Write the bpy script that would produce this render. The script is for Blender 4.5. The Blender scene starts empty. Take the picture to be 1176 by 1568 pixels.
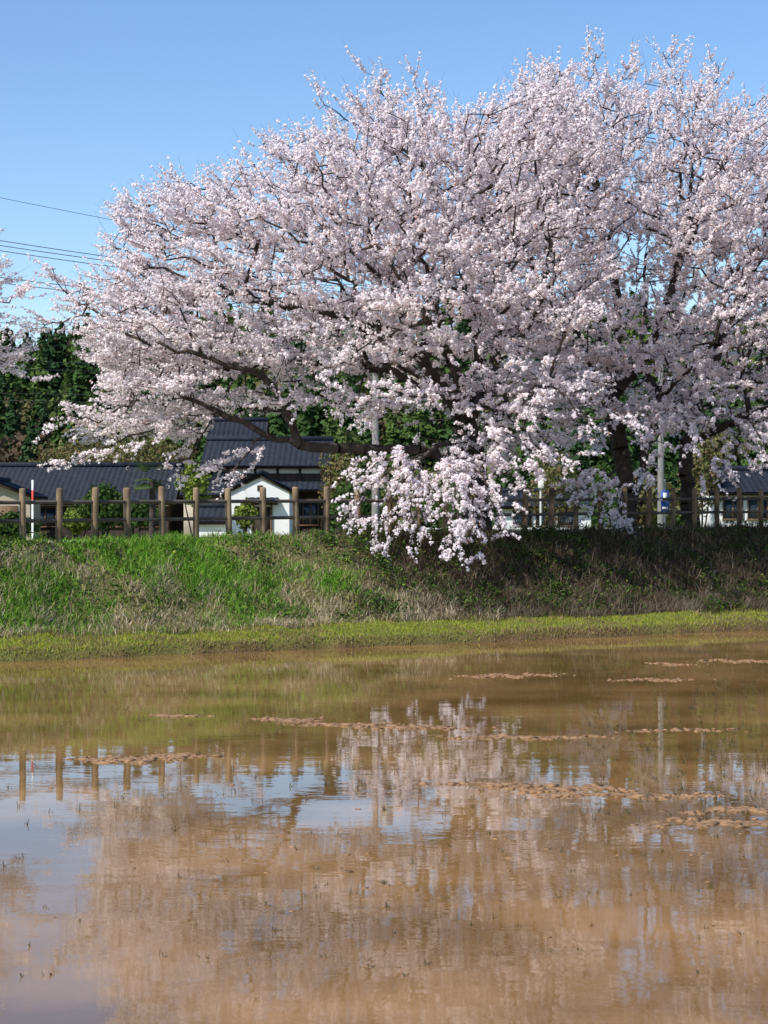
import bpy, math, random
import numpy as np
from mathutils import Vector
rng=np.random.default_rng(7); random.seed(7)
F=2880.0; CX=588.0; HY=785.0; CZ=2.75
sc=bpy.context.scene
def W3(px,py,Y): return np.array([(px-CX)*Y/F, Y, CZ-(py-HY)*Y/F])
# ---------- materials ----------
def newmat(name):
    m=bpy.data.materials.new(name); m.use_nodes=True
    nt=m.node_tree; nt.nodes.clear(); return m,nt
def plain(name,col,rough=0.8,var=0.25,scale=6.0,spec=0.3,bump=0.0,metal=0.0):
    m,nt=newmat(name); N=nt.nodes; L=nt.links
    o=N.new('ShaderNodeOutputMaterial'); b=N.new('ShaderNodeBsdfPrincipled')
    b.inputs['Roughness'].default_value=rough; b.inputs['Specular IOR Level'].default_value=spec; b.inputs['Metallic'].default_value=metal
    t=N.new('ShaderNodeTexCoord'); n=N.new('ShaderNodeTexNoise'); n.inputs['Scale'].default_value=scale; n.inputs['Detail'].default_value=6
    r=N.new('ShaderNodeValToRGB'); r.color_ramp.elements[0].position=0.3; r.color_ramp.elements[1].position=0.7
    r.color_ramp.elements[0].color=[c*(1-var) for c in col]+[1]; r.color_ramp.elements[1].color=[min(1,c*(1+var)) for c in col]+[1]
    L.new(t.outputs['Object'],n.inputs['Vector']); L.new(n.outputs['Fac'],r.inputs['Fac']); L.new(r.outputs['Color'],b.inputs['Base Color'])
    if bump>0:
        bp=N.new('ShaderNodeBump'); bp.inputs['Strength'].default_value=1; bp.inputs['Distance'].default_value=bump
        L.new(n.outputs['Fac'],bp.inputs['Height']); L.new(bp.outputs['Normal'],b.inputs['Normal'])
    L.new(b.outputs['BSDF'],o.inputs['Surface']); return m
def leafmat(name,trans=0.35,attr='Col'):
    m,nt=newmat(name); N=nt.nodes; L=nt.links
    o=N.new('ShaderNodeOutputMaterial'); a=N.new('ShaderNodeAttribute'); a.attribute_name=attr
    d=N.new('ShaderNodeBsdfDiffuse'); t=N.new('ShaderNodeBsdfTranslucent'); x=N.new('ShaderNodeMixShader'); x.inputs[0].default_value=trans
    L.new(a.outputs['Color'],d.inputs['Color']); L.new(a.outputs['Color'],t.inputs['Color'])
    L.new(d.outputs[0],x.inputs[1]); L.new(t.outputs[0],x.inputs[2]); L.new(x.outputs[0],o.inputs['Surface']); return m
def attrmat(name,rough=0.9,noise=0.35,scale=25):
    m,nt=newmat(name); N=nt.nodes; L=nt.links
    o=N.new('ShaderNodeOutputMaterial'); a=N.new('ShaderNodeAttribute'); a.attribute_name='Col'
    b=N.new('ShaderNodeBsdfPrincipled'); b.inputs['Roughness'].default_value=rough; b.inputs['Specular IOR Level'].default_value=0.1
    t=N.new('ShaderNodeTexCoord'); n=N.new('ShaderNodeTexNoise'); n.inputs['Scale'].default_value=scale; n.inputs['Detail'].default_value=8
    mr=N.new('ShaderNodeMapRange'); mr.inputs[1].default_value=0.3; mr.inputs[2].default_value=0.7; mr.inputs[3].default_value=1-noise; mr.inputs[4].default_value=1+noise
    v=N.new('ShaderNodeVectorMath'); v.operation='SCALE'
    bp=N.new('ShaderNodeBump'); bp.inputs['Distance'].default_value=0.03
    L.new(t.outputs['Object'],n.inputs['Vector']); L.new(n.outputs['Fac'],mr.inputs[0]); L.new(a.outputs['Color'],v.inputs[0]); L.new(mr.outputs[0],v.inputs['Scale'])
    L.new(v.outputs[0],b.inputs['Base Color']); L.new(n.outputs['Fac'],bp.inputs['Height']); L.new(bp.outputs[0],b.inputs['Normal']); L.new(b.outputs[0],o.inputs['Surface']); return m
# ---------- mesh helpers ----------
def mk(name,verts,faces,mat,col=None,parent=None,smooth=False):
    verts=np.ascontiguousarray(verts,dtype=np.float32); faces=np.ascontiguousarray(faces,dtype=np.int32)
    me=bpy.data.meshes.new(name); nv=len(verts); nf,k=faces.shape
    me.vertices.add(nv); me.vertices.foreach_set('co',verts.ravel())
    me.loops.add(nf*k); me.loops.foreach_set('vertex_index',faces.ravel())
    me.polygons.add(nf); me.polygons.foreach_set('loop_start',np.arange(nf,dtype=np.int32)*k)
    if smooth: me.polygons.foreach_set('use_smooth',np.ones(nf,dtype=bool))
    if col is not None:
        c=np.ones((nv,4),dtype=np.float32); c[:,:3]=col
        a=me.color_attributes.new('Col','FLOAT_COLOR','POINT'); a.data.foreach_set('color',c.ravel())
    me.update(calc_edges=True)
    ob=bpy.data.objects.new(name,me); me.materials.append(mat); sc.collection.objects.link(ob)
    if parent: ob.parent=parent
    return ob
def empty(name):
    e=bpy.data.objects.new(name,None); sc.collection.objects.link(e); return e
def unit(v): return v/np.maximum(np.linalg.norm(v,axis=-1,keepdims=True),1e-9)
def quads(c,size,nrm=None,aspect=1.0,updir=None):
    n=len(c)
    if nrm is None: nrm=rng.normal(size=(n,3))
    nrm=unit(nrm); a=unit(np.cross(nrm, rng.normal(size=(n,3)) if updir is None else updir)); b=np.cross(nrm,a)
    s=np.asarray(size).reshape(-1,1)*0.5*np.ones((n,1))
    a=a*s; b=b*s*aspect
    v=np.stack([c-a-b*.6,c+a*.7-b,c+a+b*.7,c-a*.6+b],1).reshape(-1,3)
    f=np.arange(n*4).reshape(n,4); return v,f
def tubes(p0,p1,r0,r1,sides):
    p0=np.asarray(p0,float);p1=np.asarray(p1,float); n=len(p0)
    d=unit(p1-p0); ref=np.where(np.abs(d[:,2:3])>0.9,np.array([[1.,0,0]]),np.array([[0,0,1.]]))
    a=unit(np.cross(d,ref)); b=np.cross(d,a); ang=np.arange(sides)*2*math.pi/sides
    ca=np.cos(ang)[None,:,None]; sa=np.sin(ang)[None,:,None]
    ring=a[:,None,:]*ca+b[:,None,:]*sa
    v=np.concatenate([p0[:,None]+ring*np.asarray(r0).reshape(-1,1,1), p1[:,None]+ring*np.asarray(r1).reshape(-1,1,1)],1)
    i=np.arange(sides); j=(i+1)%sides
    f=np.stack([i,j,j+sides,i+sides],1)[None]+ (np.arange(n)*2*sides)[:,None,None]
    return v.reshape(-1,3), f.reshape(-1,4)
def merge(parts):
    V=[];Fs=[];o=0
    for v,f in parts:
        V.append(v);Fs.append(f+o);o+=len(v)
    return np.concatenate(V),np.concatenate(Fs)
BX=np.array([[-1,-1,-1],[1,-1,-1],[1,1,-1],[-1,1,-1],[-1,-1,1],[1,-1,1],[1,1,1],[-1,1,1]])*.5
BF=np.array([[0,3,2,1],[4,5,6,7],[0,1,5,4],[1,2,6,5],[2,3,7,6],[3,0,4,7]])
def boxg(c,s): return BX*np.array(s)+np.array(c),BF.copy()
def box(name,c,s,mat,parent=None,bev=0.01):
    v,f=boxg(c,s); o=mk(name,v,f,mat,parent=parent)
    if bev: m=o.modifiers.new('b','BEVEL'); m.width=bev; m.segments=1
    return o
_nt={}
def vn(x,y,s,seed=0):
    if seed not in _nt: _nt[seed]=np.random.default_rng(100+seed).random((256,256))
    T=_nt[seed]; x=np.asarray(x)/s+1000; y=np.asarray(y)/s+1000
    xi=np.floor(x).astype(int); yi=np.floor(y).astype(int); fx=x-xi; fy=y-yi; fx=fx*fx*(3-2*fx); fy=fy*fy*(3-2*fy)
    g=lambda a,b:T[a%256,b%256]
    return (g(xi,yi)*(1-fx)+g(xi+1,yi)*fx)*(1-fy)+(g(xi,yi+1)*(1-fx)+g(xi+1,yi+1)*fx)*fy
# ---------- terrain ----------
O2=np.array([-7.0,34.3]); T2=np.array([0.858,0.513]); T2/=np.linalg.norm(T2); N2=np.array([-T2[1],T2[0]])
def uv2xy(u,v): return O2[0]+u*T2[0]+v*N2[0], O2[1]+u*T2[1]+v*N2[1]
def xy2uv(x,y): return (x-O2[0])*T2[0]+(y-O2[1])*T2[1], (x-O2[0])*N2[0]+(y-O2[1])*N2[1]
def Wd(u): return 3.8+(np.clip(u,-25,45)-1.8)*0.213
def ss(a,b,x):
    t=np.clip((x-a)/(b-a),0,1); return t*t*(3-2*t)
def height(u,v):
    u=np.asarray(u,float); v=np.asarray(v,float); W=Wd(u)
    ve=v+(vn(u,v,1.5,1)-.5)*.3+(vn(u,v,.4,2)-.5)*.12
    S=1.75+(np.clip(u,0,30))*0.02
    top=2.05+np.clip(u,0,26)*0.008
    z=-0.4+ss(-.20,.12,ve)*.60
    z=z+ss(.2,S,ve)*.14
    k=np.clip((ve-S)/np.maximum(W-.35-S,.3),0,1); k=k*.75+ss(0,1,k)*.25
    z=z+k*(top-.34)
    z=z+(vn(u,v,.7,3)-.5)*.16*ss(.3,1.5,v)*(1-ss(W-.4,W,v))
    z=z-ss(W+4.5,W+9,v)*(top-1.2)
    return z
def hxy(x,y):
    u,v=xy2uv(x,y); return float(height(u,v))
us=np.unique(np.concatenate([np.linspace(-900,-20,20),np.linspace(-20,-5,30),np.arange(-5,32,.14),np.linspace(32,60,40),np.linspace(60,900,20)]))
vs=np.unique(np.concatenate([np.linspace(-300,-1,14),np.arange(-1,11,.11),np.linspace(11,25,30),np.linspace(25,1500,20)]))
U,V=np.meshgrid(us,vs,indexing='ij'); X,Y=uv2xy(U,V); Z=height(U,V)
nu,nv_=U.shape; idx=np.arange(nu*nv_).reshape(nu,nv_)
fc=np.stack([idx[:-1,:-1],idx[1:,:-1],idx[1:,1:],idx[:-1,1:]],-1).reshape(-1,4)
Wg=Wd(U); 
def lerp(a,b,t): return a+(b-a)*t[...,None]
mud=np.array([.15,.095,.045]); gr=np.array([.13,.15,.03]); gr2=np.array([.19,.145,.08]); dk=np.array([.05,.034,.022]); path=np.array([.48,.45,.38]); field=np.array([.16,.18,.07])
C=np.ones(U.shape+(3,))*mud
C=lerp(C,gr*np.ones_like(C),ss(-.02,.2,V)); C=lerp(C,gr2*np.ones_like(C),ss(1.5,2.0,V)*(.15+.7*vn(U,V,.5,4)))
C=lerp(C,dk*np.ones_like(C),ss(1.7,2.6,V)*ss(9,14,U+V*.3)); C=lerp(C,path*np.ones_like(C),ss(Wg+.1,Wg+.4,V)*(1-ss(Wg+3.6,Wg+4.2,V)))  # dk: dark dead growth on the right slope, with tree shade painted in
C=lerp(C,field*np.ones_like(C),ss(Wg+3.6,Wg+4.4,V))
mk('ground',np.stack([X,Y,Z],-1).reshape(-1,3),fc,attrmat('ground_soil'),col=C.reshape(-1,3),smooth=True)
# ---------- water ----------
m,nt=newmat('muddy_water'); N=nt.nodes; L=nt.links
o=N.new('ShaderNodeOutputMaterial'); b=N.new('ShaderNodeBsdfPrincipled'); b.inputs['Roughness'].default_value=0.018; b.inputs['IOR'].default_value=1.5
tc=N.new('ShaderNodeTexCoord')
def noise(scale,detail,mapscale):
    mp=N.new('ShaderNodeMapping'); mp.inputs['Scale'].default_value=mapscale; n=N.new('ShaderNodeTexNoise'); n.inputs['Scale'].default_value=scale; n.inputs['Detail'].default_value=detail
    L.new(tc.outputs['Object'],mp.inputs['Vector']); L.new(mp.outputs[0],n.inputs['Vector']); return n
n1=noise(.45,8,(1,1,1)); r=N.new('ShaderNodeValToRGB'); r.color_ramp.elements[0].position=.38; r.color_ramp.elements[1].position=.64
r.color_ramp.elements[0].color=(.18,.094,.028,1); r.color_ramp.elements[1].color=(.36,.195,.072,1)
L.new(n1.outputs['Fac'],r.inputs['Fac']); L.new(r.outputs[0],b.inputs['Base Color'])
n2=noise(1.6,3,(.6,1.2,1)); n3=noise(10,2,(.6,1.4,1)); ad=N.new('ShaderNodeMath'); ad.operation='MULTIPLY_ADD'; ad.inputs[1].default_value=.13
L.new(n3.outputs['Fac'],ad.inputs[0]); L.new(n2.outputs['Fac'],ad.inputs[2])
bp=N.new('ShaderNodeBump'); bp.inputs['Distance'].default_value=.0018; L.new(ad.outputs[0],bp.inputs['Height']); L.new(bp.outputs[0],b.inputs['Normal'])
L.new(b.outputs[0],o.inputs['Surface'])
wc=[uv2xy(a,c) for a,c in [(-300,-200),(300,-200),(300,.9),(-300,.9)]]
mk('paddy_water',np.array([[x,y,0.] for x,y in wc]),np.array([[0,1,2,3]]),m)
# ---------- grass ----------
def blades(u,v,h,w,col,lean=.45,leandir=None):
    z=height(u,v); ok=z>.015; u,v,h,w,col,z=u[ok],v[ok],h[ok],w[ok],col[ok],z[ok]
    n=len(u); x,y=uv2xy(u,v); base=np.stack([x,y,z-.02],-1)
    th=rng.random(n)*2*math.pi; wd=np.stack([np.cos(th),np.sin(th),np.zeros(n)],-1)*w[:,None]*.5
    ld=rng.normal(size=(n,3))*lean; ld[:,2]=1; 
    if leandir is not None: ld=ld+leandir
    tip=base+unit(ld)*h[:,None]; mid=base+unit(ld*np.array([.4,.4,1]))*h[:,None]*.55
    vv=np.stack([base-wd,base+wd,mid+wd*.8,mid-wd*.8, mid-wd*.8,mid+wd*.8,tip+wd*.15,tip-wd*.15],1).reshape(-1,3)
    return vv,np.arange(n*8).reshape(n*2,4),np.repeat(col,8,0)
def pal(n,cols,ws):
    cols=np.array(cols); k=rng.choice(len(cols),n,p=np.array(ws)/sum(ws)); return cols[k]*(rng.random((n,1))*.6+.7)
GP=[];GC=[]
def addb(*a,**k):
    vv,f,c=blades(*a,**k); GP.append((vv,f)); GC.append(c)
n=95000; u=rng.uniform(-6,31,n); v=rng.uniform(-.15,2.1,n); 
pt_=vn(u,v,.45,21)
shc=pal(n,[[.34,.38,.045],[.41,.40,.06],[.23,.30,.035],[.40,.32,.15]],[5,4,3,1.5]); br=pal(n,[[.36,.27,.14],[.24,.16,.08],[.3,.3,.08]],[1,1,1])
shc=np.where((rng.random(n)<.12+.6*(pt_>.64)+.55*(v<.3))[:,None],br,shc)
addb(u,v,rng.uniform(.03,.10,n)*(.6+.9*pt_),rng.uniform(.010,.02,n),shc)
# slope
n=170000; u=rng.uniform(-6,31,n); v=1.6+rng.random(n)*(Wd(u)-1.4); s=(v-1.6)/(Wd(u)-1.6)
dark=ss(9.0,12.5,u+v*.2+(vn(u,v,1.2,5)-.5)*4)  # right bank: brown weeds and vines, plus tree shade put into blade colour
patch=vn(u,v,1.1,6)*.55+vn(u,v,.35,7)*.45
keep=rng.random(n)<np.where(dark>.5,.33,.35+.65*ss(.3,.5,patch))
g=pal(n,[[.17,.37,.035],[.25,.46,.055],[.10,.24,.03],[.36,.43,.10]],[4,4,3,1.5])
d=pal(n,[[.46,.37,.22],[.56,.47,.30],[.30,.22,.12],[.22,.27,.06]],[3,3,2,3])
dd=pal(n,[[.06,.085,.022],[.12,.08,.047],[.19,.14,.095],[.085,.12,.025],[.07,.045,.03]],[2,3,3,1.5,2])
low=1-ss(.0,.38,s+(vn(u,v,.8,8)-.5)*.55)
dry=rng.random(n)<np.clip(low*.85+.06+.6*(patch<.34)+.5*(ss(5.5,8.5,u))*(1-ss(.5,.8,patch)),0,1)
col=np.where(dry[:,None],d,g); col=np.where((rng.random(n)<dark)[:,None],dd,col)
h=rng.uniform(.07,.26,n)*(.4+1.2*patch); 
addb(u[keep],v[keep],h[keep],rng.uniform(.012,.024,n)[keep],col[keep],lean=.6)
cu=rng.uniform(-5,30,150); cv=rng.uniform(1.7,3.0,150); n=18000; k=rng.integers(0,150,n)
addb(cu[k]+rng.normal(size=n)*.18,cv[k]+rng.normal(size=n)*.12,rng.uniform(.12,.38,n),rng.uniform(.008,.016,n),pal(n,[[.60,.50,.33],[.50,.40,.25],[.70,.60,.44]],[2,2,1])*np.where(cu[k]>12,.4,1)[:,None],lean=.9)  # straw dimmed on the right: tree shade painted into its colour
n=20000; u=rng.uniform(10.5,31,n); v=1.8+rng.random(n)*(Wd(u)-2.0)
addb(u,v,rng.uniform(.15,.6,n),rng.uniform(.008,.018,n),pal(n,[[.18,.13,.09],[.28,.22,.16],[.08,.055,.04]],[2,1.6,2.4]),lean=1.3)
n=9000; u=rng.uniform(-6,31,n); v=Wd(u)-.2+rng.normal(size=n)*.16
addb(u,v,rng.uniform(.03,.10,n),rng.uniform(.01,.02,n),pal(n,[[.18,.30,.04],[.28,.31,.08],[.32,.24,.13]],[3,2,2])*np.where(u>11,.6,1)[:,None])  # fence-foot grass dimmed on the right as painted tree shade
gv,gf=merge(GP); mk('bank_grass',gv,gf,leafmat('grass_blade',.3),col=np.concatenate(GC))
nb=260; cu=rng.uniform(-5,31,nb); cu=np.where(rng.random(nb)<.5,rng.uniform(9,31,nb),cu); cv=2.0+rng.random(nb)*(Wd(cu)-2.2)
n=26000; k=rng.integers(0,nb,n); uu=cu[k]+rng.normal(size=n)*.22; vv=cv[k]+rng.normal(size=n)*.2
x,y=uv2xy(uu,vv); z=height(uu,vv)+rng.uniform(.02,.25,n)
nr=rng.normal(size=(n,3))*.6; nr[:,2]+=1
q=quads(np.stack([x,y,z],-1),rng.uniform(.03,.075,n),nr)
cc=pal(n,[[.09,.16,.03],[.15,.23,.045],[.05,.09,.022],[.24,.25,.06]],[3,1.5,4,.8])*np.where(uu>11,.75,1)[:,None]  # leaf colour lowered on the right half, shade under the trees painted in
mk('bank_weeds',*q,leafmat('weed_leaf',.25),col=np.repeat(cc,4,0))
# ---------- mud clods ----------
ico=np.array([[0,0,1],[.89,0,.45],[.28,.85,.45],[-.72,.53,.45],[-.72,-.53,.45],[.28,-.85,.45],[.72,.53,-.45],[-.28,.85,-.45],[-.89,0,-.45],[-.28,-.85,-.45],[.72,-.53,-.45],[0,0,-1.]])
icf=np.array([[0,1,2],[0,2,3],[0,3,4],[0,4,5],[0,5,1],[1,6,2],[2,7,3],[3,8,4],[4,9,5],[5,10,1],[6,7,2],[7,8,3],[8,9,4],[9,10,5],[10,6,1],[11,7,6],[11,8,7],[11,9,8],[11,10,9],[11,6,10]])
bands=[(765,1036,45,1.6,200),(835,1034,25,1,50),(1030,1018,28,1,120),(1140,1013,50,1.5,260),(440,1102,32,2.2,300),(530,1110,60,1.6,260),(640,1115,60,1.6,300),(800,1130,85,1.8,260),(200,1163,50,3.5,520),(270,1158,35,2.2,200),(760,1203,60,2,260),(860,1210,70,2.2,300),(980,1219,110,2.4,360),(270,1097,40,1.2,100),(1130,1243,60,3,260),(1010,1042,45,1.5,130),(1100,1262,70,4,200),(1050,1120,60,1.5,80),(700,1300,480,110,110)]
cp=[]
for cx,cy,wx,wy,nn in bands:
    px=cx+rng.normal(size=nn)*wx*.6; py=cy+(vn(px,0*px+cy,22,31)-.5)*min(wy,5)*3+rng.normal(size=nn)*wy*.6; py=np.maximum(py,1010); Yd=F*CZ/(py-HY); cp.append(np.stack([(px-CX)*Yd/F,Yd,np.full(nn,0.)],-1))
cp=np.concatenate(cp); n=len(cp); s=rng.uniform(.008,.03,n)*np.where(rng.random(n)<.06,1.7,1); s[-110:]*=.6
vv=(ico[None]*(1+rng.normal(size=(n,12,1))*.3))*np.stack([s*1.9,s*1.4,s*.5],-1)[:,None]+cp[:,None]
ff=icf[None]+(np.arange(n)*12)[:,None,None]
mk('mud_clods',vv.reshape(-1,3),ff.reshape(-1,3),plain('mud_clod',(.27,.155,.08),.85,.45,8))
px=np.concatenate([rng.uniform(0,1176,150),rng.uniform(900,1176,260),rng.uniform(0,1176,60)]); py=np.concatenate([rng.uniform(1030,1500,150)**1,rng.uniform(1010,1260,260),rng.uniform(1060,1300,60)])
Yd=F*CZ/(py-HY); bx=(px-CX)*Yd/F; n=len(px); per=4
p0=np.repeat(np.stack([bx,Yd,np.full(n,-.01)],-1),per,0)+rng.normal(size=(n*per,3))*[.015,.015,0]; d=rng.normal(size=(n*per,3))*[.5,.5,.2]+[0,0,1]
p1=p0+unit(d)*rng.uniform(.015,.085,(n*per,1))*np.repeat(Yd/20,per)[:,None]; v,f=tubes(p0,p1,np.full(n*per,.004),np.full(n*per,.0025),3)
mk('water_sprouts',v,f,plain('sprout',(.10,.085,.035),.8,.5,3))
def lathe(prof,sides=14,c=(0,0,0)):
    pr=np.array(prof); a=np.arange(sides)*2*math.pi/sides
    v=np.stack([pr[:,0:1]*np.cos(a),pr[:,0:1]*np.sin(a),pr[:,1:2]*np.ones(sides)],-1)+np.array(c)
    i=np.arange(sides); j=(i+1)%sides; f=[]
    for k in range(len(pr)-1): f.append(np.stack([k*sides+i,k*sides+j,(k+1)*sides+j,(k+1)*sides+i],1))
    return v.reshape(-1,3),np.concatenate(f)
p=W3(497,968,36.9); z0=hxy(p[0],p[1])
v,f=lathe([(.15,-.1),(.135,.02),(.125,.24),(.11,.28),(.001,.29)],12,(p[0],p[1],z0)); v=v+rng.normal(size=v.shape)*.006
mk('tree_stump',v,f,plain('stump_wood',(.11,.095,.08),.9,.4,12,bump=.01),smooth=False)
# ---------- fence ----------
fence=empty('log_fence')
def fline(px):
    lo,hi=30.,80.
    for _ in range(50):
        y=(lo+hi)/2; x=(px-CX)*y/F; u,v=xy2uv(x,y)
        if v<Wd(u): lo=y
        else: hi=y
    return x,y
pxs=[-70,-18,35,90,144,196,249,300,351,403,453,500,548,596,640,683,724,764,803,844,882,920,957,993,1030,1064,1098,1132,1165,1198]
pp=[];pos=[]
for k,px in enumerate(pxs):
    x,y=fline(px); z=hxy(x,y); r_=.073+random.uniform(-.006,.006); lx,ly=random.uniform(-.03,.03),random.uniform(-.02,.02)
    h=1.19+random.uniform(-.03,.03); pos.append((x,y,z,h))
    v,f=lathe([(r_,-.25),(r_,h*.5),(r_*.98,h-.03),(r_*.85,h),(.001,h+.012)],12); v[:,0]+=v[:,2]*lx; v[:,1]+=v[:,2]*ly
    pp.append((v+np.array([x,y,z]),f))
v,f=merge(pp); wood=plain('weathered_log',(.20,.14,.08),.85,.65,2.2,bump=.01)
mk('posts',v,f,wood,parent=fence,smooth=False)
rp=[]
pz=[pp_[2] for pp_ in pos]; pz=np.convolve(np.pad(pz,2,'edge'),np.ones(5)/5,'valid')
for hh,rr in ((.88,.04),(.50,.04)):
    A=[np.array([q[0],q[1],z+hh]) for q,z in zip(pos,pz)]
    rp.append(tubes(A[:-1],A[1:],np.full(len(A)-1,rr),np.full(len(A)-1,rr),8))
v,f=merge(rp); mk('rails',v,f,plain('rail_log',(.11,.09,.07),.85,.45,1.5),parent=fence)
# ---------- cherry trees ----------
bark=plain('cherry_bark',(.055,.042,.034),.9,.5,5,bump=.02)
petal=leafmat('cherry_petal',.46)
def inpoly(P,x,y):
    P=np.array(P,float); ins=np.zeros(x.shape,bool); dist=np.full(x.shape,1e9); n=len(P)
    for i in range(n):
        x1,y1=P[i]; x2,y2=P[(i+1)%n]
        c=((y1>y)!=(y2>y))&(x<(x2-x1)*(y-y1)/((y2-y1) if y2!=y1 else 1e-9)+x1); ins^=c
        t=np.clip(((x-x1)*(x2-x1)+(y-y1)*(y2-y1))/((x2-x1)**2+(y2-y1)**2),0,1)
        dist=np.minimum(dist,np.hypot(x-x1-t*(x2-x1),y-y1-t*(y2-y1)))
    return ins,np.where(ins,dist,-dist)
def proj(p,D):
    return p[...,0]*F/D+CX, HY-(p[...,2]-CZ)*F/D
def mask(px,py):
    m=np.ones(px.shape)
    m=np.where((px>330)&(px<730)&(py>565)&(py<710),.22,m)
    m=np.where((px>340)&(px<720)&(py>390)&(py<530),.62,m)
    m=np.where((px>820)&(px<1010)&(py>360)&(py<540),.36,m)
    m=np.where((px>780)&(px<1200)&(py>610)&(py<780),.40,m)
    return m
def crom(pts,step,jit=0.0):
    ext=np.vstack([2*pts[0]-pts[1],pts,2*pts[-1]-pts[-2]]); out=[]
    for i in range(len(pts)-1):
        a,b_,c,d=ext[i:i+4]; k=max(2,int(np.linalg.norm(c-b_)/step))
        for t in np.arange(k)/k: out.append(.5*((2*b_)+(-a+c)*t+(2*a-5*b_+4*c-d)*t*t+(-a+3*b_-3*c+d)*t**3))
    out.append(pts[-1]); out=np.array(out); out[1:]+=rng.normal(size=(len(out)-1,3))*jit; return out
def make_tree(polys,D,limbs,center,bf=.22,per=19,usemask=True,Sd=260,spl=.56,r0=.0045,strands=()):
    par=empty('cherry_tree')
    nodes=[];parent=[];path=[]
    def addlimb(pts,step=.28,root=False,jit=.035):
        out=crom(pts,step,jit)
        if root: prev=-1; st=0
        else:
            nd=np.array(nodes); prev=int(np.argmin(np.linalg.norm(nd-out[0],axis=1))); st=1
        for q in out[st:]:
            nodes.append(q); parent.append(prev); path.append(0 if prev<0 else path[prev]+np.linalg.norm(q-nodes[prev])); prev=len(nodes)-1
        return out
    for li,lb in enumerate(limbs):
        pts=np.array([W3(a,b_,D)+np.array([0,c,0]) for a,b_,c in lb]); addlimb(pts,root=(lb[0][1]>790))
    att=[]
    for st in strands:
        pts=np.array([W3(a,b_,D+c) for a,b_,c in st]); out=addlimb(pts,step=.2,jit=.04)
        k=np.arange(2,len(out)); k=np.concatenate([k,k[rng.random(len(k))<.75]]); w=out[k]+rng.normal(size=(len(k),3))*np.array([.16,.2,.11]); att.append(w)
    nl=len(nodes)
    for poly,np_,Dm in polys:
        P=np.array(poly,float); cents=[];tries=0; mind=1.15
        while len(cents)<np_ and tries<np_*60:
            tries+=1
            if tries%(np_*12)==0: mind*=.8
            px=rng.uniform(P[:,0].min(),P[:,0].max()); py=rng.uniform(P[:,1].min(),P[:,1].max())
            ins,s=inpoly(P,np.array([px]),np.array([py]))
            if not ins[0] or s[0]<30: continue
            if usemask and rng.random()>mask(np.array([px]),np.array([py]))[0]: continue
            q=min(s[0]/Sd,1); hd=Dm*math.sqrt(1-(1-q)**2)
            dy=hd*rng.random()**.4*(-1 if rng.random()<.70 else 1)
            c=W3(px,py,D)+np.array([0,dy,0])
            if cents and np.min(np.linalg.norm(np.array(cents)-c,axis=1))<mind: continue
            if usemask:
                a,b_=proj(c,c[1])
                if rng.random()>mask(np.array([a]),np.array([b_]))[0]**.7: continue
            cents.append(c)
        for c in cents:
            e1=unit(c-center); e1[2]=e1[2]*.4+.06+rng.normal()*.12; e1=unit(e1)
            e2=unit(np.cross(e1,[0,0,1.])); e3=np.cross(e2,e1); k=int(per*rng.uniform(.6,1.4)); sz=rng.uniform(.75,1.25)
            g=rng.normal(size=(k,3))*.5; w=c+sz*(g[:,:1]*1.4*e1+g[:,1:2]*1.1*e2+g[:,2:]*.17*e3)
            a,b_=proj(w,D); ins,s=inpoly(P,a,b_)
            a,b_=proj(w,w[:,1]); ins,s2=inpoly(P,a,b_); w=w[(s>18)&(s2>22)]; att.append(w)
    att=np.concatenate(att); n=len(att)
    nd=np.array(nodes); pt=np.array(path); best=np.full(n,1e9); bi=np.zeros(n,int)
    for j in range(nl):
        c=np.linalg.norm(att-nd[j],axis=1)+bf*pt[j]; mm=c<best; best[mm]=c[mm]; bi[mm]=j
    done=np.zeros(n,bool); nodeid=np.zeros(n,int)
    for _ in range(n):
        i=int(np.argmin(best)); pj=bi[i]; nodes.append(att[i]); parent.append(int(pj)); pl=path[pj]+np.linalg.norm(att[i]-nodes[pj]); path.append(pl)
        nid=len(nodes)-1; nodeid[i]=nid; done[i]=True; best[i]=1e18
        c=np.linalg.norm(att-att[i],axis=1)+bf*pl; mm=(c<best)&~done; best[mm]=c[mm]; bi[mm]=nid
    nodes=np.array(nodes); parent=np.array(parent); cnt=np.ones(len(nodes))
    for i in range(len(nodes)-1,-1,-1):
        if parent[i]>=0: cnt[parent[i]]+=cnt[i]
    rad=.003+r0*cnt**.5; rad[:nl]=np.maximum(rad[:nl],.012)
    e=np.where(parent>=0)[0]; parts=[]
    for lo,hi,sd in ((0,.02,4),(.02,.06,6),(.06,9,12)):
        k=e[(rad[e]>=lo)&(rad[e]<hi)]
        if len(k):
            r1=rad[parent[k]]; r1=np.minimum(r1,rad[k]*1.35); parts.append(tubes(nodes[parent[k]],nodes[k],r1,rad[k],sd))
    for rt in np.where(parent<0)[0]:
        parts.append(tubes([nodes[rt]-[0,0,.5]],[nodes[rt]+[0,0,.05]],[rad[rt]*1.35],[rad[rt]*1.02],12))
    ids=nodeid; dirp=unit(nodes[ids]-nodes[parent[ids]]); rep=rng.integers(1,4,len(ids)); ids=np.repeat(ids,rep); dirp=np.repeat(dirp,rep,0)
    base=nodes[ids]; outw=unit(base-center); hz=np.clip((base[:,2]-center[2])/5,-1,1)
    d=dirp*.30+outw*np.array([1,1,.5])*.9+rng.normal(size=base.shape)*np.array([.38,.38,.22]); d[:,2]+=.10+.15*hz; d=unit(d); ns=len(base)
    Ls=rng.uniform(.45,1.4,ns)*spl; cur=np.zeros((ns,3)); cur[:,2]=rng.normal(size=ns)*.08+.07-.25*(hz<-.3)
    bare=rng.random(ns)<.06
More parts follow.
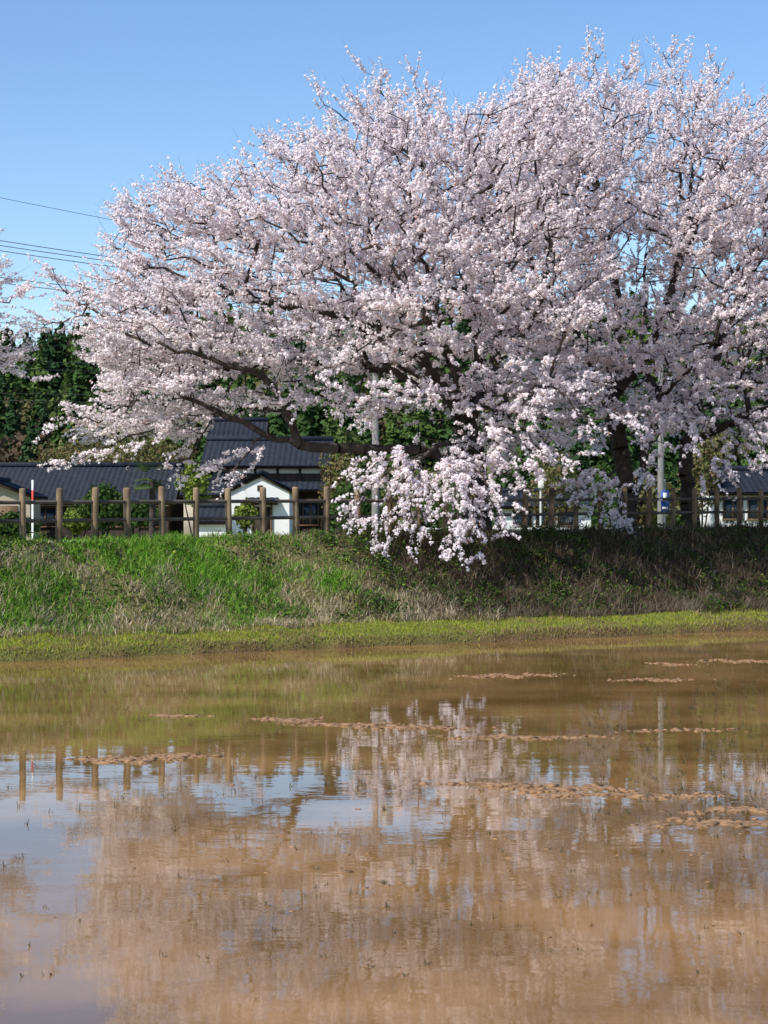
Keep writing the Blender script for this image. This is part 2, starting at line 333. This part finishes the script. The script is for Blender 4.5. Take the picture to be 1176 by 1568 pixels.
    S=lambda s:base[:,None]+Ls[:,None,None]*(d[:,None]*s[...,None]+cur[:,None]*s[...,None]**2)
    sg=S(np.tile(np.array([0,.4,.8,1.17]),(ns,1)))
    for a in range(3):
        parts.append(tubes(sg[:,a],sg[:,a+1],np.full(ns,.006-.0014*a),np.full(ns,.0046-.0014*a),3))
    v,f=merge(parts); mk('trunk_and_branches',v,f,bark,parent=par,smooth=True)
    K=8;M=6
    s=(np.arange(K)[None]+rng.random((ns,K)))/K; cpt=S(s); cpt=cpt+rng.normal(size=cpt.shape)*.018
    ok=(rng.random((ns,K))<.92)&~bare[:,None]; cpt=cpt[ok]; ow=np.repeat(np.repeat(outw[:,None],K,1)[ok],M,0)
    fl=np.repeat(cpt,M,0); off=unit(rng.normal(size=fl.shape)+np.array([0,0,.4])); fl=fl+off*rng.uniform(.02,.064,(len(fl),1))
    nr=off+rng.normal(size=fl.shape)*.25+ow*.45+np.array([0,0,.35]); nf=len(fl)
    vv,ff=quads(fl,rng.uniform(.040,.060,nf),nr)
    t=rng.random(nf)[:,None]; col=np.array([.96,.845,.855])*(1-t)+np.array([.975,.93,.92])*t
    tt=(rng.random(nf)<.02)[:,None]; col=np.where(tt,np.array([.50,.27,.2]),col)
    mk('blossoms',vv,ff,petal,col=np.repeat(col,4,0),parent=par)
    print('tree',n,ns,nf)
polyA=[(60,500),(90,425),(175,395),(165,310),(240,290),(310,262),(400,218),(450,192),(520,165),(570,125),(640,135),(700,158),(780,128),(850,112),(920,150),(960,300),(950,500),(930,640),(860,700),(780,725),(700,715),(600,700),(500,680),(380,650),(330,725),(280,715),(255,680),(200,690),(105,712),(100,640),(150,600),(105,520)]
LA=[[(735,826,0),(730,770,.1),(722,715,0),(712,650,0)],
[(722,720,0),(640,692,-1),(540,692,-1.5),(465,686,-2),(400,662,-2.3),(330,632,-2.5),(250,600,-2.5),(170,590,-2.5)],
[(465,686,-2),(440,630,-2.3),(410,590,-2.6),(320,560,-3),(220,530,-2.8),(140,470,-2)],
[(712,650,0),(640,560,-1.5),(520,500,-2.5),(380,470,-2.5),(250,420,-1.5)],
[(712,650,0),(690,540,.5),(600,420,.8),(480,330,1),(330,300,1)],
[(712,650,0),(730,520,-.5),(700,380,-1),(640,250,-.8),(600,160,-.5)],
[(712,650,0),(780,560,-1),(830,430,-1),(850,280,-.5),(840,150,0)],
[(712,650,0),(700,600,-3),(640,500,-4.),(560,380,-4.)],
[(722,700,0),(760,640,-2.5),(820,590,-4.),(860,480,-4.)],
[(712,650,0),(680,560,3),(580,470,4.5),(420,420,4)],
[(712,650,0),(760,560,3),(780,400,4.5),(760,280,4)],
[(722,710,0),(705,690,-2),(680,690,-3.5),(650,700,-4.6)]]
SA=[[(650,700,-4.6),(610,700,-5),(570,718,-5.2),(538,735,-5.3)],[(650,700,-4.6),(600,720,-5.2),(565,750,-5.4),(540,790,-5.3)],
[(650,700,-4.6),(620,735,-5.4),(590,780,-5.6),(555,838,-5.6)],[(650,700,-4.6),(640,740,-5.4),(625,790,-5.8),(595,832,-5.8)],
[(670,695,-4),(695,735,-5.6),(700,790,-6),(690,848,-6)],
[(670,695,-4),(715,740,-5.2),(725,790,-5.6),(715,845,-5.6)],[(680,692,-3.6),(735,730,-4.8),(755,775,-5.2),(775,822,-5.2)],
[(680,692,-3.6),(750,710,-4.4),(785,735,-4.6),(800,765,-4.6)],[(690,690,-3),(700,720,-4.5),(650,760,-5.4),(640,795,-5.6)],
[(330,632,-2.5),(280,640,-3.2),(200,668,-3.4),(112,708,-3.4)],[(250,600,-2.5),(190,625,-3.4),(150,645,-3.5),(105,640,-3.5)],[(330,632,-2.5),(310,670,-2.8),(290,700,-2.8),(270,735,-2.8)],[(400,662,-2.3),(380,700,-2.6),(350,722,-2.6),(330,712,-2.6)],
[(140,470,-2),(115,460,-2),(95,440,-2),(80,415,-2)],[(820,590,-4),(860,600,-5),(900,640,-5),(960,640,-5)],[(820,590,-4),(800,640,-5),(830,690,-5),(870,705,-5)],[(760,640,-2.5),(740,660,-4.5),(780,690,-5),(810,720,-5)],
[(600,160,-.5),(592,150,-.5),(580,135,-.5),(572,118,-.5)],[(640,250,-.8),(650,190,-.8),(650,160,-.8),(636,134,-.8)],[(640,250,-.8),(570,200,-1),(520,175,-1),(500,165,-1)],[(480,330,1),(450,260,.6),(420,230,.4),(400,218,.4)],[(330,300,1),(300,290,.6),(280,280,.6),(255,286,.6)],[(330,300,1),(260,310,.4),(210,316,.2),(185,310,.2)],[(250,420,-1.5),(210,400,-1.6),(190,385,-1.6),(172,375,-1.6)],[(140,470,-2),(110,490,-2),(80,495,-2),(62,494,-2)],[(840,150,0),(820,135,0),(795,125,0)],[(840,150,0),(855,130,0),(860,112,0)],
[(560,380,-4),(500,400,-5),(470,420,-5.4),(440,432,-5.5)],[(640,500,-4),(560,530,-5),(520,560,-5.4),(500,580,-5.6)],[(700,600,-3),(640,610,-4.6),(600,600,-5),(560,598,-5)]]
make_tree([(polyA,322,5.6)],49.5,LA,W3(660,560,49.5),strands=SA)
polyB=[(740,140),(800,118),(850,98),(910,90),(960,112),(1015,95),(1060,120),(1100,108),(1120,158),(1180,155),(1300,200),(1400,350),(1400,600),(1250,700),(1150,690),(1050,680),(1000,700),(940,720),(880,710),(800,640),(740,500),(700,300)]
LB=[[(962,818,0),(955,720,0),(935,620,0)],
[(935,620,0),(880,520,-1),(800,400,-1),(760,280,-.5)],
[(935,620,0),(945,480,0),(925,350,0),(908,220,0),(910,110,0)],
[(935,620,0),(1000,500,-1.5),(1040,350,-1.5),(1060,180,-.5)],
[(1062,815,.5),(1055,740,.3),(1050,680,0),(1085,560,-.5),(1150,420,-.5),(1250,280,0)],
[(1050,680,0),(1130,640,-2.5),(1220,600,-4),(1300,520,-4)],
[(940,640,0),(910,600,-3),(860,560,-4.)],[(945,660,0),(1010,600,-3),(1060,520,-4.5),(1080,400,-4.)],
[(940,600,0),(1000,520,3),(1020,350,4)],[(955,700,0),(940,700,-2.5),(930,720,-3)],[(1085,560,0),(1180,560,2.5),(1260,450,3)],[(962,810,0),(985,730,.5),(1010,640,1),(1020,560,1)]]
SB=[[(930,720,-3),(925,750,-3.5),(915,770,-3.6),(905,795,-3.6)],[(930,720,-3),(950,745,-3.5),(950,775,-3.6),(945,798,-3.6)],[(930,720,-3),(900,730,-4),(885,745,-4),(880,755,-4)],[(1130,640,-2.5),(1130,690,-4),(1100,720,-4.4),(1090,735,-4.5)],[(1130,640,-2.5),(1160,660,-4),(1170,700,-4.4),(1180,730,-4.5)],[(1010,600,-3),(1010,650,-4.6),(990,700,-5),(985,740,-5)],[(1060,520,-4.5),(1070,600,-5),(1080,650,-5.2),(1060,690,-5.2)],
[(910,110,0),(908,100,0),(912,82,0)],[(1060,180,-.5),(1045,145,-.5),(1030,115,-.5),(1016,80,-.5)],[(1060,180,-.5),(1080,150,-.5),(1095,125,-.5),(1104,105,-.5)],[(908,220,0),(940,150,0),(958,115,0),(963,100,0)],[(908,220,0),(860,140,0),(835,122,0),(820,112,0)],[(1060,180,-.5),(1110,190,-.5),(1150,165,-.5),(1170,150,-.5)]]
make_tree([(polyB,295,5.6)],54.0,LB,W3(1000,560,54),strands=SB)
polyC=[(-420,200),(-200,150),(-70,290),(20,395),(52,435),(15,465),(52,515),(48,580),(-10,605),(-150,660),(-400,660)]
LC=[[(-250,840,0),(-245,740,0),(-240,640,0)],[(-240,640,0),(-160,560,-1),(-60,500,-1.5),(10,470,-1.5)],[(-240,640,0),(-250,500,0),(-200,300,0)],[(-240,640,0),(-330,540,0),(-380,400,0)]]
make_tree([(polyC,100,3.)],48.0,LC,W3(-230,520,48),usemask=False,strands=[[(10,470,-1.5),(25,455,-1.5),(35,445,-1.5)],[(-60,500,-1.5),(-20,540,-1.6),(10,555,-1.6),(28,575,-1.6)]])
# ---------- forest hill ----------
def hill(x,y):
    base=1.1; r=ss(128,170,y)
    H=12.6+1.4*np.sin(x*.05+1.2)+1.8*(vn(x,y,22,11)-.5)
    return base+r*(H-base)
gx=np.linspace(-160,160,90); gy=np.linspace(115,260,50); A,B=np.meshgrid(gx,gy,indexing='ij'); Zh=hill(A,B)
ii=np.arange(A.size).reshape(A.shape); fh=np.stack([ii[:-1,:-1],ii[1:,:-1],ii[1:,1:],ii[:-1,1:]],-1).reshape(-1,4)
mk('forested_hill',np.stack([A,B,Zh],-1).reshape(-1,3),fh,plain('forest_floor',(.03,.045,.018),.95,.5,.4),smooth=True)
FP=[];FC=[];TR=[[],[]]
y=122.
while y<190:
    x=-62.+rng.uniform(0,3)
    while x<62:
        xx=x+rng.normal()*.7; yy=y+rng.normal()*.9
        R=rng.uniform(1.7,2.6); Hh=rng.uniform(7.0,8.6)*(1 if yy>132 else .6)
        z0=float(hill(np.array(xx),np.array(yy))); kind=rng.random()
        n=640 if yy<172 else 380
        t=rng.random(n)**.8; ang=rng.random(n)*2*math.pi; lay=.72+.28*np.sin(t*Hh*5+ang*1.0)
        if kind<.78:
            rr=R*(1-t)**.7*lay*(rng.random(n)**.35); c=np.stack([xx+rr*np.cos(ang),yy+rr*np.sin(ang),z0+Hh*(.12+.9*t)-rr*.25],-1)
            bc=np.array([[.055,.10,.03],[.08,.13,.033],[.042,.08,.033]][rng.integers(3)])
            nr=np.stack([np.cos(ang),np.sin(ang),np.full(n,.9)],-1)+rng.normal(size=(n,3))*.5
        else:
            dd=unit(rng.normal(size=(n,3))); rr=rng.random(n)**.3*(1+.25*np.sin(dd[:,0]*5+xx)*np.cos(dd[:,2]*6)); c=np.array([xx,yy,z0+Hh*.5])+dd*rr[:,None]*np.array([R*1.2,R*1.2,Hh*.42])
            bc=np.array([[.11,.15,.037],[.09,.12,.037],[.14,.13,.055],[.13,.095,.06]][rng.integers(4)]); nr=dd+rng.normal(size=(n,3))*.6
        FP.append(quads(c,rng.uniform(.22,.5,n),nr)); FC.append(np.repeat(bc*rng.uniform(.6,1.35,(n,1)),4,0))
        TR[0].append([xx,yy,z0-.3]);TR[1].append([xx,yy,z0+Hh*.85]); x+=rng.uniform(2.3,3.4)
    y+=3.4 if y<160 else 5
tv,tf=tubes(TR[0],TR[1],np.full(len(TR[0]),.16),np.full(len(TR[0]),.04),5)
v,f=merge(FP); fr=mk('forest',v,f,leafmat('forest_leaf',.15),col=np.concatenate(FC)); mk('forest_trunks',tv,tf,bark,parent=fr)
# ---------- bushes ----------
bl=leafmat('bush_leaf',.2)
def bush(name,c,r,n,cols,size=.12):
    dd=unit(rng.normal(size=(n,3))); ph=rng.uniform(0,6,3)
    rr=(rng.random(n)**.3)*(1+.22*np.sin(dd[:,0]*5+ph[0])*np.cos(dd[:,2]*5+ph[1])+.1*np.sin(dd[:,1]*11+ph[2]))
    p=np.array(c)+dd*rr[:,None]*np.array(r); q=quads(p,rng.uniform(.6,1.3,n)*size,dd+rng.normal(size=(n,3))*.6)
    e=empty(name); mk('foliage',*q,bl,col=np.repeat(pal(n,cols,[1]*len(cols)),4,0),parent=e)
    k=5; p0=np.tile(np.array([c[0],c[1],min(1.0,c[2]-r[2]*.9)]),(k,1)); p1=np.array(c)+rng.normal(size=(k,3))*np.array(r)*.4
    mk('stems',*tubes(p0,p1,np.full(k,.05),np.full(k,.02),5),bark,parent=e)
gA=[[.045,.08,.025],[.07,.12,.03]]; gB=[[.16,.21,.04],[.21,.25,.05]]; gC=[[.14,.15,.05],[.19,.14,.07]]
for nm,px,py,Yd,r,n,cl in [('round_shrub',158,778,72,(.95,.9,.9),2200,gA),('round_shrub',118,797,74,(.6,.6,.5),1200,gB),('garden_shrub',298,742,90,(.8,.7,1.1),1500,gB),
 ('garden_shrub',205,790,80,(1.1,.8,.6),1500,gA),('garden_shrub',376,790,80,(.5,.5,.6),900,gB),('garden_tree',520,735,88,(1.,1.,1.5),1600,gC),('garden_tree',545,775,84,(1.1,1.1,1.2),1600,gA),
 ('garden_tree',620,760,96,(2.,1.5,1.8),2000,gC),('garden_tree',230,700,112,(3.2,2,1.2),2500,gC),('garden_tree',120,700,116,(3.2,2,1.0),2200,gC),('garden_tree',700,770,90,(2.2,1.4,1.4),1900,gA),
 ('garden_tree',850,745,92,(1.3,1.2,1.8),1700,gC),('garden_tree',1075,730,88,(1.,1,2.),1700,gC),('garden_tree',935,770,84,(1.1,1.1,1.4),1500,gA),('garden_shrub',20,805,70,(1.0,.7,.5),1500,gA)]:
    bush(nm,W3(px,py,Yd),r,n,cl)
pe=empty('windmill_palm'); c=W3(232,735,78)
mk('trunk',*tubes([[c[0],c[1],.9],[c[0]+.05,c[1],c[2]-.9]],[[c[0]+.05,c[1],c[2]-.9],[c[0],c[1],c[2]]],[.13,.14],[.14,.12],8),bark,parent=pe)
pv=[]
for k in range(26):
    a=rng.random()*6.28; el=rng.uniform(-.7,1.1); d=np.array([math.cos(a)*math.cos(el),math.sin(a)*math.cos(el),math.sin(el)]); hub=c+d*.45
    sd=unit(np.cross(d,[0,0,1.])); 
    for j in np.linspace(-1.1,1.1,11):
        dd=unit(d*math.cos(j)+sd*math.sin(j)+np.array([0,0,-.25])); w=sd*.02
        pv.append([hub-w,hub+w,hub+dd*.5+w+[0,0,-.03],hub+dd*.5-w+[0,0,-.03]])
pv=np.array(pv).reshape(-1,3); mk('fronds',pv,np.arange(len(pv)).reshape(-1,4),bl,col=np.tile([.09,.13,.04],(len(pv),1)),parent=pe)
# ---------- buildings ----------
tile=plain('roof_tile',(.016,.020,.032),.65,.35,3,spec=.2); dwood=plain('dark_wood',(.05,.034,.025),.8,.4,5); plaster=plain('white_plaster',(.82,.81,.77),.9,.05,2); glass=plain('window_glass',(.03,.04,.05),.12,.3,1,spec=.6)
grey=plain('grey_wall',(.38,.38,.37),.85,.12,2); trim=plain('trim_wood',(.15,.09,.05),.75,.3,6); beige=plain('beige_wall',(.42,.36,.27),.85,.12,2)
def slope(name,a,b,c,d,parent,pitch=.28,rows=.26,mat=tile):
    a,b,c,d=[np.array(q,float) for q in (a,b,c,d)]; Wn=np.linalg.norm(b-a); Hn=np.linalg.norm(d-a); nc=max(2,int(Wn/pitch)); nr=max(2,int(Hn/rows))
    s=np.linspace(0,1,nc*4+1); t=[];lift=[]
    for i in range(nr): t+= [i/nr,(i+1)/nr-1e-4]; lift+=[.03,.0]
    t=np.array(t);lift=np.array(lift); nm=unit(np.cross(b-a,d-a)); nm=nm if nm[2]>0 else -nm
    S,Tt=np.meshgrid(s,t,indexing='ij'); P=a*(1-S)[...,None]*(1-Tt)[...,None]+b*S[...,None]*(1-Tt)[...,None]+c*S[...,None]*Tt[...,None]+d*(1-S)[...,None]*Tt[...,None]
    off=lift[None,:]+.03*np.abs(np.cos(S*nc*math.pi)); P=P+nm*off[...,None]
    i_=np.arange(S.size).reshape(S.shape); f=np.stack([i_[:-1,:-1],i_[1:,:-1],i_[1:,1:],i_[:-1,1:]],-1).reshape(-1,4)
    mk(name,P.reshape(-1,3),f,mat,parent=parent)
    th=.12; q=np.array([a,b,c,d]); q2=q-nm*th; vv=np.vstack([q-nm*.01,q2]); mk(name+'_deck',vv,np.array([[0,1,2,3],[4,5,6,7],[0,1,5,4],[1,2,6,5],[2,3,7,6],[3,0,4,7]]),dwood,parent=parent)
def gable_x(name,par,x0,x1,y0,y1,ze,zr,oh=.5,ohx=.4,mat=tile):
    ym=(y0+y1)/2; k=(zr-ze)/(ym-y0)
    slope(name+'_front',(x0-ohx,y0-oh,ze-k*oh),(x1+ohx,y0-oh,ze-k*oh),(x1+ohx,ym,zr),(x0-ohx,ym,zr),par,mat=mat)
    slope(name+'_back',(x0-ohx,y1+oh,ze-k*oh),(x1+ohx,y1+oh,ze-k*oh),(x1+ohx,ym,zr),(x0-ohx,ym,zr),par,mat=mat)
    box(name+'_ridge',((x0+x1)/2,ym,zr+.12),(x1-x0+2*ohx,.3,.26),mat,par,.05)
    return ym
def gable_y(name,par,x0,x1,y0,y1,ze,zr,oh=.35,ohy=.4,mat=tile):
    xm=(x0+x1)/2; k=(zr-ze)/(xm-x0)
    slope(name+'_left',(x0-oh,y0-ohy,ze-k*oh),(x0-oh,y1+ohy,ze-k*oh),(xm,y1+ohy,zr),(xm,y0-ohy,zr),par,mat=mat)
    slope(name+'_right',(x1+oh,y0-ohy,ze-k*oh),(x1+oh,y1+ohy,ze-k*oh),(xm,y1+ohy,zr),(xm,y0-ohy,zr),par,mat=mat)
    box(name+'_ridge',(xm,(y0+y1)/2,zr+.12),(.28,y1-y0+2*ohy,.24),mat,par,.05)
def walls(name,par,x0,x1,y0,y1,z0,z1,mat,gab=None,zr=None):
    xm=(x0+x1)/2; ym=(y0+y1)/2
    if gab=='y':
        v=[[x0,y0,z0],[x1,y0,z0],[x1,y0,z1],[xm,y0,zr],[x0,y0,z1],[x0,y1,z0],[x1,y1,z0],[x1,y1,z1],[xm,y1,zr],[x0,y1,z1]]
        me=bpy.data.meshes.new(name); me.from_pydata(v,[],[(0,1,2,3,4),(9,8,7,6,5),(0,4,9,5),(1,6,7,2)])
    elif gab=='x':
        v=[[x0,y0,z0],[x1,y0,z0],[x1,y0,z1],[x0,y0,z1],[x0,y1,z0],[x1,y1,z0],[x1,y1,z1],[x0,y1,z1],[x0,ym,zr],[x1,ym,zr]]
        me=bpy.data.meshes.new(name); me.from_pydata(v,[],[(0,1,2,3),(4,7,6,5),(0,3,8,7,4),(1,5,6,9,2)])
    else:
        return box(name,(xm,ym,(z0+z1)/2),(x1-x0,y1-y0,z1-z0),mat,par,0)
    me.materials.append(mat); o=bpy.data.objects.new(name,me); sc.collection.objects.link(o); o.parent=par
def window(par,x,y,z,w,h,fr=trim,mull=1):
    box('window_pane',(x,y-.03,z),(w,.04,h),glass,par,0)
    for dx in np.linspace(-w/2,w/2,mull+2): box('window_mullion',(x+dx,y-.06,z),(.06,.06,h+.1),fr,par,0)
    for dz in (-h/2-.06,h/2+.06): box('window_rail',(x,y-.065,z+dz),(w+.12,.08,.07),fr,par,0)
G0=1.1
def XA(px,Y): return (px-CX)*Y/F
def ZA(py,Y): return CZ-(py-HY)*Y/F
h=empty('tiled_roof_house'); y0=98.; x0=XA(-160,y0); x1=XA(258,y0); ze=ZA(765,y0); zr=ZA(716,y0+4)
walls('walls',h,x0,x1,y0,y0+8,G0,ze+.05,dwood,'x',zr-.2); gable_x('roof',h,x0,x1,y0,y0+8,ze,zr)
for px in (70,120,180,230): window(h,XA(px,y0),y0,ze-.95,1.1,.9)
box('plaster_band',((x0+x1)/2,y0-.02,ze-.22),(x1-x0,.05,.3),plaster,h,0)
a0,a1=XA(-60,93),XA(46,93); zr2=ZA(738,93); ze2=ZA(758,93)
walls('porch_walls',h,a0,a1,93,95.8,G0,ze2,beige,'y',zr2-.1); gable_y('porch_roof',h,a0,a1,93,95.8,ze2,zr2)
box('porch_door',((a0+a1)/2+.6,92.97,G0+1),(1.0,.06,1.9),trim,h,0)
h=empty('farmhouse'); y0=100.; x0=XA(322,y0); x1=XA(494,y0); ze=ZA(709,y0); zr=ZA(676,y0+3.2)
walls('walls',h,x0,x1,y0,y0+6.4,G0,ze,dwood,'x',zr-.2); gable_x('roof',h,x0,x1,y0,y0+6.4,ze,zr,oh=.6,ohx=.5)
box('plaster_band',((x0+x1)/2,y0-.02,ze-.38),(x1-x0-.1,.05,.42),plaster,h,0)
for k in range(6): box('wall_post',(x0+k*(x1-x0)/5,y0-.06,(G0+ze)/2),(.13,.08,ze-G0),dwood,h,0)
slope('pent_roof',(x0-.3,y0-1.1,ZA(752,y0)),(x1+.3,y0-1.1,ZA(752,y0)),(x1+.3,y0,ZA(738,y0)),(x0-.3,y0,ZA(738,y0)),h)
window(h,XA(470,y0),y0,ZA(785,y0),1.2,1.3,mull=2); window(h,XA(335,y0),y0,ZA(728,y0),1.,.5)
walls('upper_walls',h,XA(325,106),XA(395,106),107,111,G0,ZA(672,106),dwood,'x',ZA(650,108)); gable_x('upper_roof',h,XA(325,106),XA(395,106),107,111,ZA(668,106),ZA(645,108),oh=.4)
h=empty('white_storehouse'); y0=92.; x0=XA(353,y0); x1=XA(443,y0); ze=ZA(752,y0); zr=ZA(731,y0)
walls('walls',h,x0,x1,y0,y0+5,G0,ze,plaster,'y',zr); gable_y('roof',h,x0,x1,y0,y0+5,ze+.06,zr+.1,oh=.25,ohy=.12)
xm=(x0+x1)/2
box('door_leaf',(xm+.1,y0-.03,G0+.95),(.8,.05,1.9),dwood,h,0); box('door_frame_left',(xm-.36,y0-.05,G0+1),(.1,.09,2.05),trim,h,0); box('door_frame_right',(xm+.56,y0-.05,G0+1),(.1,.09,2.05),trim,h,0)
slope('door_hood',(xm-.7,y0-.5,G0+2.1),(xm+.9,y0-.5,G0+2.1),(xm+.9,y0-.02,G0+2.35),(xm-.7,y0-.02,G0+2.35),h)
box('vent_window',(xm,y0-.03,zr-.55),(.26,.05,.26),dwood,h,0)
h=empty('tiled_shed'); y0=93.; x0=XA(300,y0); x1=XA(350,y0)
walls('walls',h,x0,x1,y0,y0+3,G0,ZA(795,y0),plaster,'x',ZA(775,y0)-.1); gable_x('roof',h,x0,x1,y0,y0+3,ZA(797,y0),ZA(778,y0),oh=.3,ohx=.1)
walls('annex_walls',h,XA(268,y0),XA(326,y0),y0+4,y0+7,G0,ZA(752,y0),beige); gable_x('annex_roof',h,XA(268,y0),XA(326,y0),y0+4,y0+7,ZA(755,y0),ZA(735,y0),oh=.3,ohx=.2)
h=empty('plaster_house'); y0=88.; x0=XA(1098,y0); x1=XA(1260,y0); ze=ZA(752,y0)
walls('walls',h,x0,x1,y0,y0+6,G0,ze,plaster,'x',ZA(728,y0)-.2); gable_x('roof',h,x0,x1,y0,y0+6,ze+.03,ZA(722,y0+3),oh=.5)
for px in (1122,1160): window(h,XA(px,y0),y0,ZA(780,y0),.9,.9)
box('wainscot',((x0+x1)/2,y0-.02,G0+.35),(x1-x0,.05,.7),dwood,h,0)
h=empty('plaster_house'); y0=112.; x0=XA(770,y0); x1=XA(905,y0); ze=ZA(775,y0)
walls('walls',h,x0,x1,y0,y0+6,G0,ze,plaster,'x',ZA(757,y0)-.2); gable_x('roof',h,x0,x1,y0,y0+6,ze+.03,ZA(755,y0+3),oh=.5)
for px in (800,835,870): window(h,XA(px,y0),y0,ZA(795,y0),1.1,.8)
# ---------- poles, wires, signs ----------
conc=plain('concrete_pole',(.20,.19,.175),.85,.15,3); steel=plain('galvanised_steel',(.30,.31,.32),.5,.1,4,metal=.4); black=plain('wire_sheath',(.02,.02,.022),.6,.1,3); cer=plain('insulator',(.6,.6,.58),.3,.05,3)
def upole(px,Yd,ztop,arms=2):
    e=empty('utility_pole'); x=XA(px,Yd)
    v,f=lathe([(.16,0),(.095,ztop-1),(.001,ztop-1+.02)],14,(x,Yd,1.0)); mk('shaft',v,f,conc,parent=e,smooth=True)
    for k in range(arms):
        z=ztop-.35-.75*k; box('crossarm',(x,Yd-.15,z),(1.7,.09,.09),steel,e)
        for dx in (-.75,-.3,.3,.75):
            v,f=lathe([(.03,0),(.055,.04),(.03,.08),(.055,.12),(.02,.17)],8,(x+dx,Yd-.15,z+.045)); mk('insulator',v,f,cer,parent=e)
    v,f=lathe([(.001,-.01),(.24,0),(.26,.1),(.26,.62),(.22,.7),(.001,.72)],14,(x+.42,Yd,ztop-2.9)); mk('transformer',v,f,steel,parent=e,smooth=False)
    return x,Yd,ztop
upole(575,72,ZA(440,72)); upole(1012,80,ZA(500,80)); 
def pipe(name,pts,r,mat,par=None,sides=5):
    pts=np.array(pts); mk(name,*tubes(pts[:-1],pts[1:],np.full(len(pts)-1,r),np.full(len(pts)-1,r),sides),mat,parent=par)
wires=empty('power_lines')
def wire(pa,pb,sag,r=.014):
    t=np.linspace(0,1,40)[:,None]; p=pa*(1-t)+pb*t; p[:,2]-=(4*sag*t*(1-t))[:,0]; pipe('cable',p,r,black,wires)
for (ya,yb) in ((338,440),(348,444),(356,452),(408,478),(418,484)):
    wire(W3(-420,ya-45,64),W3(575,yb,71.9),.35,.013)
wire(W3(-420,215,66),W3(1012,480,80),.35,.009)
for (ya,yb) in ((540,560),(552,572),(592,600),(603,612)): wire(W3(-420,ya,105),W3(1500,yb,105),.5,.02)
for yb in (500,512,522): wire(W3(575,yb-55,72),W3(1012,yb,80),.4,.012); wire(W3(1012,yb,80),W3(1700,yb-80,80),.4,.012)
e=empty('snow_marker_pole'); x=XA(50,43.5); z0=hxy(x,43.5)
for k in range(6):
    m_=plain('marker_paint',(.75,.75,.73) if k!=4 else (.6,.06,.04),.5,.05)
    mk('band',*lathe([(.026,z0+k*.235-(.1 if k==0 else 0)),(.026,z0+(k+1)*.235),(.001,z0+(k+1)*.235+.001)],10,(x,43.5,0)),m_,parent=e)
e=empty('blue_road_sign'); x=XA(1018,64); pipe('post',[[x,64,1.],[x,64,ZA(735,64)]],.035,steel,e,8)
bl_=plain('sign_blue',(.03,.10,.34),.5,.05); box('plate',(x,63.94,ZA(768,64)),(.28,.03,.72),bl_,e); box('white_text_panel',(x,63.915,ZA(762,64)),(.14,.012,.28),plaster,e,0); box('white_lower_band',(x,63.915,ZA(779,64)),(.20,.012,.08),plaster,e,0)
e=empty('utility_box_pole'); x=XA(828,66); pipe('post',[[x,66,1.],[x,66,ZA(730,66)]],.04,cer,e,8); box('box',(x,65.9,ZA(742,66)),(.2,.14,.3),plaster,e)
e=empty('guard_rail')
for k in range(12):
    x=XA(650,70)+k*1.6; pipe('post',[[x,70,.9],[x,70,2.2]],.05,cer,e,8)
x0=XA(650,70)-.3
for dz in (1.85,1.98,2.11): pipe('beam',[[x0,69.93,dz],[x0+18.5,69.93,dz]],.055,cer,e,8)
# ---------- light, sky, camera ----------
az=math.radians(-134); el=math.radians(45)
Sd=Vector((math.sin(az)*math.cos(el),math.cos(az)*math.cos(el),math.sin(el)))
sl=bpy.data.lights.new('sun','SUN'); sl.energy=5.0; sl.angle=math.radians(.5); sl.color=(1,.965,.905); so=bpy.data.objects.new('sun',sl); so.rotation_euler=Sd.to_track_quat('Z','Y').to_euler(); sc.collection.objects.link(so)
w=bpy.data.worlds.new('World'); sc.world=w; w.use_nodes=True; nt=w.node_tree; bg=nt.nodes['Background']; st=nt.nodes.new('ShaderNodeTexSky'); st.sky_type='NISHITA'; st.sun_disc=False; st.sun_elevation=el; st.sun_rotation=az
st.altitude=100; st.air_density=1.0; st.dust_density=.4; st.ozone_density=2.6
hs=nt.nodes.new('ShaderNodeHueSaturation'); hs.inputs['Hue'].default_value=.504; hs.inputs['Saturation'].default_value=1.15; hs.inputs['Value'].default_value=1.15
nt.links.new(st.outputs[0],hs.inputs['Color']); nt.links.new(hs.outputs[0],bg.inputs[0]); bg.inputs[1].default_value=.15
cd=bpy.data.cameras.new('camera'); cd.sensor_fit='VERTICAL'; cd.sensor_height=36; cd.sensor_width=27; cd.lens=F/1568*36; cd.clip_end=4000; cd.dof.use_dof=True; cd.dof.focus_distance=48; cd.dof.aperture_fstop=8
co=bpy.data.objects.new('camera',cd); co.location=(0,0,CZ); co.rotation_euler=(math.radians(90),0,0); sc.collection.objects.link(co); sc.camera=co
sc.view_settings.view_transform='Standard'; sc.view_settings.look='None'; sc.view_settings.exposure=0
